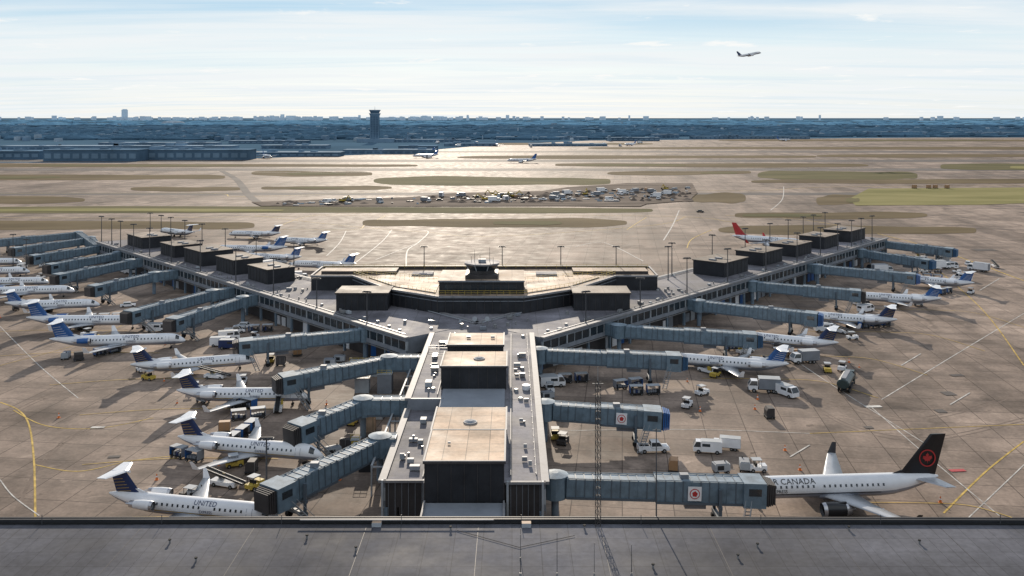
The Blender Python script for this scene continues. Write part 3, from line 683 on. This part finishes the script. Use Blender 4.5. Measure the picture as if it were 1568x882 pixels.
def v_pickup(c):
    q=MB(); q.box(-2.7,2.7,-.92,.92,.45,.95,c); cab(q,-.5,1.5,.92,.9,1.2,1.85,c); q.box(-2.7,-.6,-.92,-.8,.95,1.3,c); q.box(-2.7,-.6,.8,.92,.95,1.3,c); q.box(-2.7,-2.6,-.8,.8,.95,1.3,c); q.box(-2.6,-.6,-.78,.78,.95,1.0,m_rubber)
    q.box(2.7,2.8,-.9,.9,.5,.7,m_steel); q.box(1.4,2.6,-.88,.88,.95,1.12,c); wheels(q,(-1.7,1.8),.85,.38); return q
def v_van(c):
    q=MB(); q.box(-2.6,1.3,-1,1,.4,2.3,c); q.box(-2.5,1.2,-.95,.95,2.3,2.38,m_wallL); cab(q,1.32,2.8,.98,.4,1.25,2.2,c); q.box(-2.62,-2.6,-.7,.7,1.4,2.0,m_glass)
    for s_ in(-1,1): q.box(-.4,1.1,s_*1.0-.01,s_*1.0+.01,1.4,1.95,m_glass)
    wheels(q,(-1.7,1.8),.92,.38); return q
def v_car(c):
    q=MB(); q.box(-2.2,2.2,-.88,.88,.3,.85,c); cab(q,-1.3,1.2,.85,.8,.95,1.42,c); wheels(q,(-1.4,1.4),.82,.33); return q
def v_tug(c):
    q=MB(); q.box(-1.4,1.4,-.75,.75,.35,.95,c); q.box(.4,1.4,-.7,.7,.95,1.15,c); q.box(-.5,-.2,-.6,.6,.95,1.5,m_rubber)
    for x in(-.9,.5):
        for y in(-.65,.65): q.beam((x,y,.95),(x,y,2.0),.06,.06,m_dark)
    q.box(-1,.6,-.72,.72,2.0,2.07,m_wallL); wheels(q,(-.9,.9),.7,.33); return q
def v_cart(n=3):
    q=MB()
    for i in range(n):
        x=-i*3.6; q.box(x-1.4,x+1.4,-.8,.8,.4,.55,m_dark); q.box(x-1.4,x+1.4,-.82,.82,1.95,2.02,m_wallL)
        q.box(x-1.4,x-1.34,-.8,.8,.55,1.95,m_blue); q.box(x+1.34,x+1.4,-.8,.8,.55,1.95,m_wall)
        for k in range(5): a=x-1+k*.5; q.box(a-.2,a+.2,random.uniform(-.6,-.3),random.uniform(.2,.6),.55,random.uniform(.9,1.5),random.choice([m_dark,m_wall,m_navy,m_dark2,m_teal]))
        q.beam((x+1.4,0,.45),(x+2.2,0,.45),.08,.08,m_steel); wheels(q,(x-1,x+1),.7,.22)
    return q
def v_belt():
    q=MB(); q.box(-2.2,2.4,-.8,.8,.35,.95,m_white); q.beam((-3.6,.1,.9),(3.8,.1,2.4),.85,.25,m_rubber)
    for y in(-.4,.6): q.beam((-3.6,y,1.1),(3.8,y,2.6),.06,.12,m_steel)
    q.box(.6,1.6,-.85,-.45,.95,1.7,m_yel); q.beam((.5,.1,.9),(1.4,.1,1.9),.5,.15,m_steel); wheels(q,(-1.5,1.6),.72,.34); return q
def v_gpu():
    q=MB(); q.box(-1.3,1.3,-.8,.8,.45,1.6,m_wallL); q.box(-1.1,1.1,-.7,.7,1.6,1.7,m_wall); q.box(-.9,.2,-.82,-.8,.7,1.4,m_dark); q.cyl((.8,.3,1.6),(.8,.3,2.0),.1,.1,m_dark,8); q.beam((1.3,0,.5),(2.4,0,.35),.07,.07,m_steel); wheels(q,(-.9,.9),.72,.28); return q
def v_uld(c):
    q=MB()
    rg=[[(x,-.75,.5),(x,.75,.5),(x,.75,1.6),(x,.45,2.1),(x,-.75,2.1)] for x in(-1,1)]
    q.loft(rg,c,False); q.box(-1.2,1.2,-.85,.85,.38,.48,m_dark); wheels(q,(-.8,.8),.7,.2)
    for x in(-1.02,0,1.02): q.beam((x,-.77,.5),(x,-.77,2.1),.05,.05,m_steel)
    return q
def v_exc():
    """tracked excavator"""
    q=MB()
    for y in(-1.1,1.1): q.box(-2,2,y-.3,y+.3,.15,.85,m_rubber); q.cyl((-2,y-.3,.5),(-2,y+.3,.5),.35,.35,m_rubber,10); q.cyl((2,y-.3,.5),(2,y+.3,.5),.35,.35,m_rubber,10)
    q.box(-2.2,1.2,-1.2,1.2,1.0,1.9,m_yel); q.box(-2.3,-1,-1.1,1.1,1.9,2.4,m_dark2); cab(q,0,1.5,.55,1.1,1.9,2.9,m_yel)
    q.beam((1,.9,1.6),(4,.9,4.4),.4,.5,m_yel); q.beam((4,.9,4.4),(6,.9,2.0),.3,.4,m_yel); q.beam((6,.9,2.0),(5.5,.9,1.1),.9,.6,m_dark); return q
def v_cone():
    q=MB(); q.box(-.22,.22,-.22,.22,0,.04,m_orange); q.cyl((0,0,.04),(0,0,.75),.17,.04,m_orange,10); q.cyl((0,0,.35),(0,0,.5),.125,.095,m_white,10); return q
V={'truckw':v_truck(m_white,m_white).mesh('box_truck'),'truckd':v_truck(m_wall,m_white,6.5,3.0).mesh('catering_truck'),'fuel':v_fuel().mesh('fuel_truck'),
'pickw':v_pickup(m_white).mesh('pickup_truck'),'vanw':v_van(m_white).mesh('van'),'vanb':v_van(m_navy).mesh('van'),'carw':v_car(m_white).mesh('car'),'card':v_car(m_dark).mesh('car'),
'tugw':v_tug(m_white).mesh('baggage_tug'),'tugy':v_tug(m_yel).mesh('baggage_tug'),'tugd':v_tug(m_dark2).mesh('baggage_tug'),'cart':v_cart(3).mesh('baggage_cart_train'),'cart2':v_cart(2).mesh('baggage_cart_train'),
'belt':v_belt().mesh('belt_loader'),'gpu':v_gpu().mesh('ground_power_unit'),'uld':v_uld(m_dark2).mesh('cargo_container'),'uldo':v_uld(mat('tan_paint',(.35,.2,.1))).mesh('cargo_container'),'cone':v_cone().mesh('traffic_cone'),'exc':v_exc().mesh('excavator')}
def veh(k,u,v,deg,s=1.0,z=0.03):
    p=M(u,v); inst(V[k],V[k].name.split('.')[0],(p.x,p.y,z),math.radians(deg),scale=s)
for a in [('fuel',1296,594,62),('truckd',1170,600,170),('vanw',1203,606,-60),('truckw',1112,688,165,.65),('vanw',1084,693,170,.9),('pickw',1000,692,5),('tugw',1052,624,60),
 ('cart2',1000,604,5),('cart2',950,596,200),('gpu',838,612,20),('uldo',1031,722,80),('gpu',1104,724,10),('gpu',1140,720,80),('tugw',1160,722,0),('uld',1178,640,90),
 ('truckd',1232,556,190),('belt',1190,560,200),('cart',1355,500,20),('vanw',1262,508,0),('tugw',1075,605,30),('tugy',850,672,90),('tugd',862,680,70),('cart',890,585,10),
 ('vanw',1325,478,30),('truckw',1440,412,10),('vanw',1455,410,0),('carw',1380,405,10),('tugw',1465,418,0),('card',1072,325,0),('uldo',344,662,10),('tugd',290,766,160),('tugw',372,588,100),
 ('cart',385,660,80),('belt',345,745,160),('gpu',300,765,20),('tugy',390,748,60),('uld',385,724,90),('cart2',395,640,20),('vanw',350,520,20),('vanw',338,530,10),('pickw',360,510,10),
 ('carw',375,502,0),('tugw',390,520,80),('cart',410,508,10),('vanb',352,534,0),('tugw',300,600,20),('belt',330,580,170),('uld',430,560,0),('uldo',455,545,20),('tugy',415,555,100),('gpu',520,555,0),
 ('cart2',545,700,80),('tugy',540,650,80),('uld',530,690,0),('gpu',505,560,0),('carw',196,470,20),('vanw',240,508,0),('tugw',225,495,30),('cart',180,490,10),('truckw',455,430,10),('vanw',430,424,0),
 ('carw',1215,385,0),('vanw',1290,392,0),('tugw',1305,520,0),('gpu',1230,530,40),('cart2',1140,535,15),('uldo',1215,548,0),('vanw',845,592,10),('tugw',842,600,100),('carw',860,640,80)]:
    veh(*a)
rnd=random.Random(3)
for (u,v) in [(300,620),(330,710),(240,575),(130,545),(90,505),(50,480),(420,620),(450,700),(1100,575),(1200,540),(1290,505),(1350,470),(1430,445),(1470,405),(1400,395),(200,520),(1260,560)]:
    for k in range(3):
        veh(rnd.choice(['tugw','tugd','cart2','gpu','uld','belt','tugy','cone','cone']),u+rnd.uniform(-60,60),v+rnd.uniform(-6,10),rnd.uniform(0,360))
for (u,v) in [(1156,627),(1202,690),(1160,612),(1300,555),(1225,720),(1440,770),(90,640),(240,735),(520,735),(1072,630),(500,620)]: veh('cone',u,v,0,1.3)
for k in range(46):
    veh(rnd.choice(['vanw','carw','tugw','truckw','cart2','card']),rnd.choice([rnd.uniform(1330,1500),rnd.uniform(190,250),rnd.uniform(400,470),rnd.uniform(20,200)]),rnd.uniform(400,432),rnd.uniform(0,180))
q=MB()
for (u,v,w,d,h,mm) in [(555,600,3,2,3,m_wallL),(590,600,3,3,4,m_wall),(575,640,3,2,2.4,m_wallL),(550,570,4,2,2.5,m_col),(575,575,2,2,3.5,m_wallL),(545,690,1.5,1.5,2,m_yel),(560,720,2,2,2.4,m_dark),(565,660,2.4,1.6,3,m_roofTan)]:
    p=M(u,v); q.box(p.x-w/2,p.x+w/2,p.y-d/2,p.y+d/2,.03,h,mm); q.box(p.x-w/2-.1,p.x+w/2+.1,p.y-d/2-.1,p.y+d/2+.1,h,h+.15,m_wallL)
    rail(q,[(p.x-w/2,p.y-d/2),(p.x+w/2,p.y-d/2)],h,m_yel,1.0,1.0)
for i in range(9):
    y=140+i*7; q.cyl((-21.5,y,0),(-21.5,y,4.6),.15,.15,m_wallL,8); q.beam((-21.5,y,4.5),(-18.2,y,4.5),.2,.2,m_wallL)
q.beam((-21.5,140,4.6),(-21.5,196,4.6),.3,.3,m_wallL)
q.obj('ramp_equipment_platform')

# ------------------------------------------------------------ construction site
q=MB()
for i in range(300):
    u=rnd.uniform(700,1055) if rnd.random()<.8 else rnd.uniform(400,700); t_=(u-400)/660
    v=rnd.uniform(312-24*t_,316-8*t_); p=M(u,v); w=rnd.uniform(.6,2.6)*(2.0 if rnd.random()<.1 else 1);h=rnd.uniform(.3,1.3); a=rnd.uniform(0,3)
    mm=rnd.choice([m_dirt]*8+[m_dark,m_dark2,m_wall,m_wallL,m_wallL,m_hz2])
    q.T=Matrix.Translation((p.x,p.y,.38))@Matrix.Rotation(a,4,'Z')
    if mm is m_dirt:
        n=10; R=w*2.6
        q.loft([[Vector((R*f*rnd.uniform(.85,1.15)*math.cos(2*math.pi*k/n),R*.7*f*math.sin(2*math.pi*k/n),z)) for k in range(n)] for z,f in((0,1),(h*.7,.6),(h*1.3,.15))],m_dirt,True)
    else: q.box(-w,w,-w*.4,w*.4,0,h,mm); q.box(-w*.9,-w*.3,-w*.35,w*.35,h,h*1.3,mm)
q.T=None
q.obj('construction_rubble')
for k in range(46):
    u=rnd.uniform(740,1055) if rnd.random()<.75 else rnd.uniform(400,740); t_=(u-400)/660
    veh(rnd.choice(['truckw','truckd','pickw','uldo','exc','exc','vanw','card','truckd']),u,rnd.uniform(311-22*t_,315-9*t_),rnd.uniform(0,360),1.1,.42)
for u in(1422,1432,1450,1400): veh('uldo',u,289,10,1.5)
# ------------------------------------------------------------ control tower (far)
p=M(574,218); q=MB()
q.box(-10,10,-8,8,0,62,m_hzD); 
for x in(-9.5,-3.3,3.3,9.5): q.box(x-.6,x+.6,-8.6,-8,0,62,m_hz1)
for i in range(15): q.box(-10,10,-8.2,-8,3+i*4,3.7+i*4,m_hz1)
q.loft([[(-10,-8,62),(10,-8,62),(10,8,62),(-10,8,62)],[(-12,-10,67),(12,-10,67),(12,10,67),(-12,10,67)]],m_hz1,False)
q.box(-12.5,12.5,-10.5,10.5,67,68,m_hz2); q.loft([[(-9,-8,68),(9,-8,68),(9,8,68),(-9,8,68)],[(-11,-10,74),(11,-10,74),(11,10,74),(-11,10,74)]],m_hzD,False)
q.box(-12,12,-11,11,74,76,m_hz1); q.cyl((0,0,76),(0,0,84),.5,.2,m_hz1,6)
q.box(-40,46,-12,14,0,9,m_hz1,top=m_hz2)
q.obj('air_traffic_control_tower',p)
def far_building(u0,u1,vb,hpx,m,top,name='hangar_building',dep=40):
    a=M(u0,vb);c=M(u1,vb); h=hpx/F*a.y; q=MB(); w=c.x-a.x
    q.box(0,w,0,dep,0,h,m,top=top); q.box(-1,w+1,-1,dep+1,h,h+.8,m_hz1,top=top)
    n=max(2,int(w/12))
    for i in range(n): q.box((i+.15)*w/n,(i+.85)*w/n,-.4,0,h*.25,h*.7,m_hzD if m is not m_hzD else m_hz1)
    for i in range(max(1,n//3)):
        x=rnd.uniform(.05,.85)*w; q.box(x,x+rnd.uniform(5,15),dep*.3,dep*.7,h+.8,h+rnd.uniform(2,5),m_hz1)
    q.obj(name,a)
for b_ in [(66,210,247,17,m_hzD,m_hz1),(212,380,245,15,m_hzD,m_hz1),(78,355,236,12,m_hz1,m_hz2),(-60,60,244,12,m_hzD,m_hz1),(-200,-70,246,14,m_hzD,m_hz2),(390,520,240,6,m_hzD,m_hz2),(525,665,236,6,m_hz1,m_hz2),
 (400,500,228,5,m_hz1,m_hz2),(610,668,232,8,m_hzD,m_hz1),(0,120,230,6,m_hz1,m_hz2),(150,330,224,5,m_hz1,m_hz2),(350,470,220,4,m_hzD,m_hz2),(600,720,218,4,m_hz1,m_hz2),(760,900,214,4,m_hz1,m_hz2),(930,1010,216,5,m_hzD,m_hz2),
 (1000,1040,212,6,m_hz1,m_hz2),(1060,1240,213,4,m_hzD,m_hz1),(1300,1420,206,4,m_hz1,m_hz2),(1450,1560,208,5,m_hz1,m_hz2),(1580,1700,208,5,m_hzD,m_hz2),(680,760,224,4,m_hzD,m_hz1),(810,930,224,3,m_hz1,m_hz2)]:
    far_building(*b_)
for k in range(26):
    uu=rnd.uniform(60,980); vv=rnd.uniform(228,243) if uu<660 else rnd.uniform(219,226)
    P_=M(uu,vv); 
    if rnd.random()<.35: inst(PL_['n'][0],'airliner',P_,rnd.uniform(0,6.28))
    else: inst(V['truckw'],'box_truck',P_,rnd.uniform(0,3),scale=1.6)
for (u,v) in [(1200,216),(190,236),(320,240)]: inst(PL_['n'][0],'airliner',M(u,v),rnd.uniform(-.3,.3))
# ------------------------------------------------------------ distant town & trees & skyline
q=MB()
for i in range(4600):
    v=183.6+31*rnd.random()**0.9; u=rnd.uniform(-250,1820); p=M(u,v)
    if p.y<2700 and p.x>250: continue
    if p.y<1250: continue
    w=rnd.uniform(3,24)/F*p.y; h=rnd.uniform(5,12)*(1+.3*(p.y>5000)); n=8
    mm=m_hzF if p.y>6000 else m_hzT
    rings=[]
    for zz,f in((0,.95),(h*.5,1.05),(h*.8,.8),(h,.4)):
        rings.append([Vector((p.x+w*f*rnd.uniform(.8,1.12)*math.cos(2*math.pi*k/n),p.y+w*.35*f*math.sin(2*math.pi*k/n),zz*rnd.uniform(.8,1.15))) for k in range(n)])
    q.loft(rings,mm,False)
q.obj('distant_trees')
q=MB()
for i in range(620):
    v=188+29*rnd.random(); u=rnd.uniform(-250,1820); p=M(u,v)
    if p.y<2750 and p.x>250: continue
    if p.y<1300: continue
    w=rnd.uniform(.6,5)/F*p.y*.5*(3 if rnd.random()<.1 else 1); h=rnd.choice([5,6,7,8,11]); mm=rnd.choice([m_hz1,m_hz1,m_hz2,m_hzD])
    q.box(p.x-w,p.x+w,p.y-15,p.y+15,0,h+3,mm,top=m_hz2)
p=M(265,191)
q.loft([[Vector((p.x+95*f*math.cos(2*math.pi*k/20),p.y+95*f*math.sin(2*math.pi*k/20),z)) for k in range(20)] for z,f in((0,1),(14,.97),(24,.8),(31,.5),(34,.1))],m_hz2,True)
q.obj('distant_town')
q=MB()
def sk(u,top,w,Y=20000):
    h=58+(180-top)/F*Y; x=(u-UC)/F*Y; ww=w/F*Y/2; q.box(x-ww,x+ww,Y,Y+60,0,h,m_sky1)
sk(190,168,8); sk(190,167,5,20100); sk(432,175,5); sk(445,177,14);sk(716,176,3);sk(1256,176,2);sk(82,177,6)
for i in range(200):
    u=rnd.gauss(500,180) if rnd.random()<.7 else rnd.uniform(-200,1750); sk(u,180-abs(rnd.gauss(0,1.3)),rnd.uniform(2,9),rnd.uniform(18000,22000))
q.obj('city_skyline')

# ------------------------------------------------------------ sky & sun
SAZ=math.radians(-4.4); SEL=math.radians(19)
w=bpy.data.worlds.new('World'); sc.world=w; w.use_nodes=True; nt=w.node_tree; N=nt.nodes; Lk=nt.links.new
bg=N['Background']; sky=N.new('ShaderNodeTexSky'); sky.sky_type='NISHITA'; sky.sun_disc=False
sky.sun_elevation=SEL; sky.sun_rotation=SAZ; sky.air_density=1.0; sky.dust_density=0.6; sky.ozone_density=3.0
tc=N.new('ShaderNodeTexCoord'); sp=N.new('ShaderNodeSeparateXYZ'); Lk(tc.outputs['Generated'],sp.inputs[0])
def math_(op,a,b_=None):
    n=N.new('ShaderNodeMath'); n.operation=op
    for i,x in enumerate((a,b_)):
        if x is None: continue
        if isinstance(x,(int,float)): n.inputs[i].default_value=x
        else: Lk(x,n.inputs[i])
    return n.outputs[0]
def mixc(f,a,b_):
    x=N.new('ShaderNodeMix'); x.data_type='RGBA'
    for i,s_ in((0,f),(6,a),(7,b_)):
        if isinstance(s_,(float,int)): x.inputs[i].default_value=s_
        elif isinstance(s_,tuple): x.inputs[i].default_value=s_
        else: Lk(s_,x.inputs[i])
    return x.outputs[2]
rp=N.new('ShaderNodeValToRGB'); Lk(sp.outputs['Z'],rp.inputs[0]); E=rp.color_ramp.elements
E[0].position=0; E[0].color=(.85,.88,.87,1); E[1].position=1; E[1].color=(.04,.10,.26,1)
for ps,c in((.035,(.84,.90,.92)),(.08,(.74,.86,.92)),(.122,(.38,.62,.82)),(.2,(.17,.35,.60)),(.45,(.07,.17,.38))):
    e=E.new(ps); e.color=(*c,1)
sc10=N.new('ShaderNodeVectorMath'); sc10.operation='SCALE'; sc10.inputs['Scale'].default_value=10; Lk(rp.outputs[0],sc10.inputs[0])
base=mixc(.92,sky.outputs[0],sc10.outputs[0])
zz=math_('ADD',math_('MAXIMUM',sp.outputs['Z'],0.0),0.05)
cb=N.new('ShaderNodeCombineXYZ'); Lk(math_('DIVIDE',sp.outputs['X'],zz),cb.inputs[0]); Lk(math_('DIVIDE',sp.outputs['Y'],zz),cb.inputs[1])
def cl(scale,rot,thr0,thr1,mxv,sc_=1.0,dist=.4,det=9,off=(0,0,0)):
    mp=N.new('ShaderNodeMapping'); mp.inputs['Scale'].default_value=scale; mp.inputs['Rotation'].default_value=(0,0,rot); mp.inputs['Location'].default_value=off; Lk(cb.outputs[0],mp.inputs['Vector'])
    n1=N.new('ShaderNodeTexNoise'); n1.inputs['Scale'].default_value=sc_; n1.inputs['Detail'].default_value=det; n1.inputs['Roughness'].default_value=0.6; n1.inputs['Distortion'].default_value=dist
    Lk(mp.outputs[0],n1.inputs['Vector'])
    cr=N.new('ShaderNodeMapRange'); cr.inputs['From Min'].default_value=thr0; cr.inputs['From Max'].default_value=thr1; cr.inputs['To Max'].default_value=mxv; Lk(n1.outputs['Fac'],cr.inputs['Value']); return cr.outputs[0]
c1=mixc(cl((0.22,0.8,1),0.10,.36,.60,.9),base,(8.8,9.15,9.3,1))
c3=mixc(cl((.30,1.3,1),-.08,.48,.68,.35,off=(3,1,0)),c1,(5.8,7.6,8.8,1))
c2=mixc(cl((1.3,1.0,1),0.0,.60,.67,.9,1.0,.3,off=(5,2,0)),c3,(9.7,9.7,9.5,1))
Lk(c2,bg.inputs['Color']); bg.inputs['Strength'].default_value=0.1
S=Vector((math.sin(SAZ)*math.cos(SEL),math.cos(SAZ)*math.cos(SEL),math.sin(SEL)))
sl=bpy.data.lights.new('sun','SUN'); sl.energy=5.0; sl.angle=math.radians(.5); sl.color=(1,.88,.73)
so=bpy.data.objects.new('sun',sl); so.rotation_euler=S.to_track_quat('Z','Y').to_euler(); so.location=(0,200,200); sc.collection.objects.link(so)
# ------------------------------------------------------------ camera
cam=bpy.data.cameras.new('camera'); co=bpy.data.objects.new('camera',cam); co.location=(0,0,H); co.rotation_euler=(math.radians(90),0,0)
cam.lens=36*F/1568; cam.sensor_width=36; cam.shift_y=-261/1568; cam.clip_start=1; cam.clip_end=120000
sc.collection.objects.link(co); sc.camera=co
sc.view_settings.view_transform='Standard'; sc.view_settings.look='None'; sc.view_settings.exposure=0
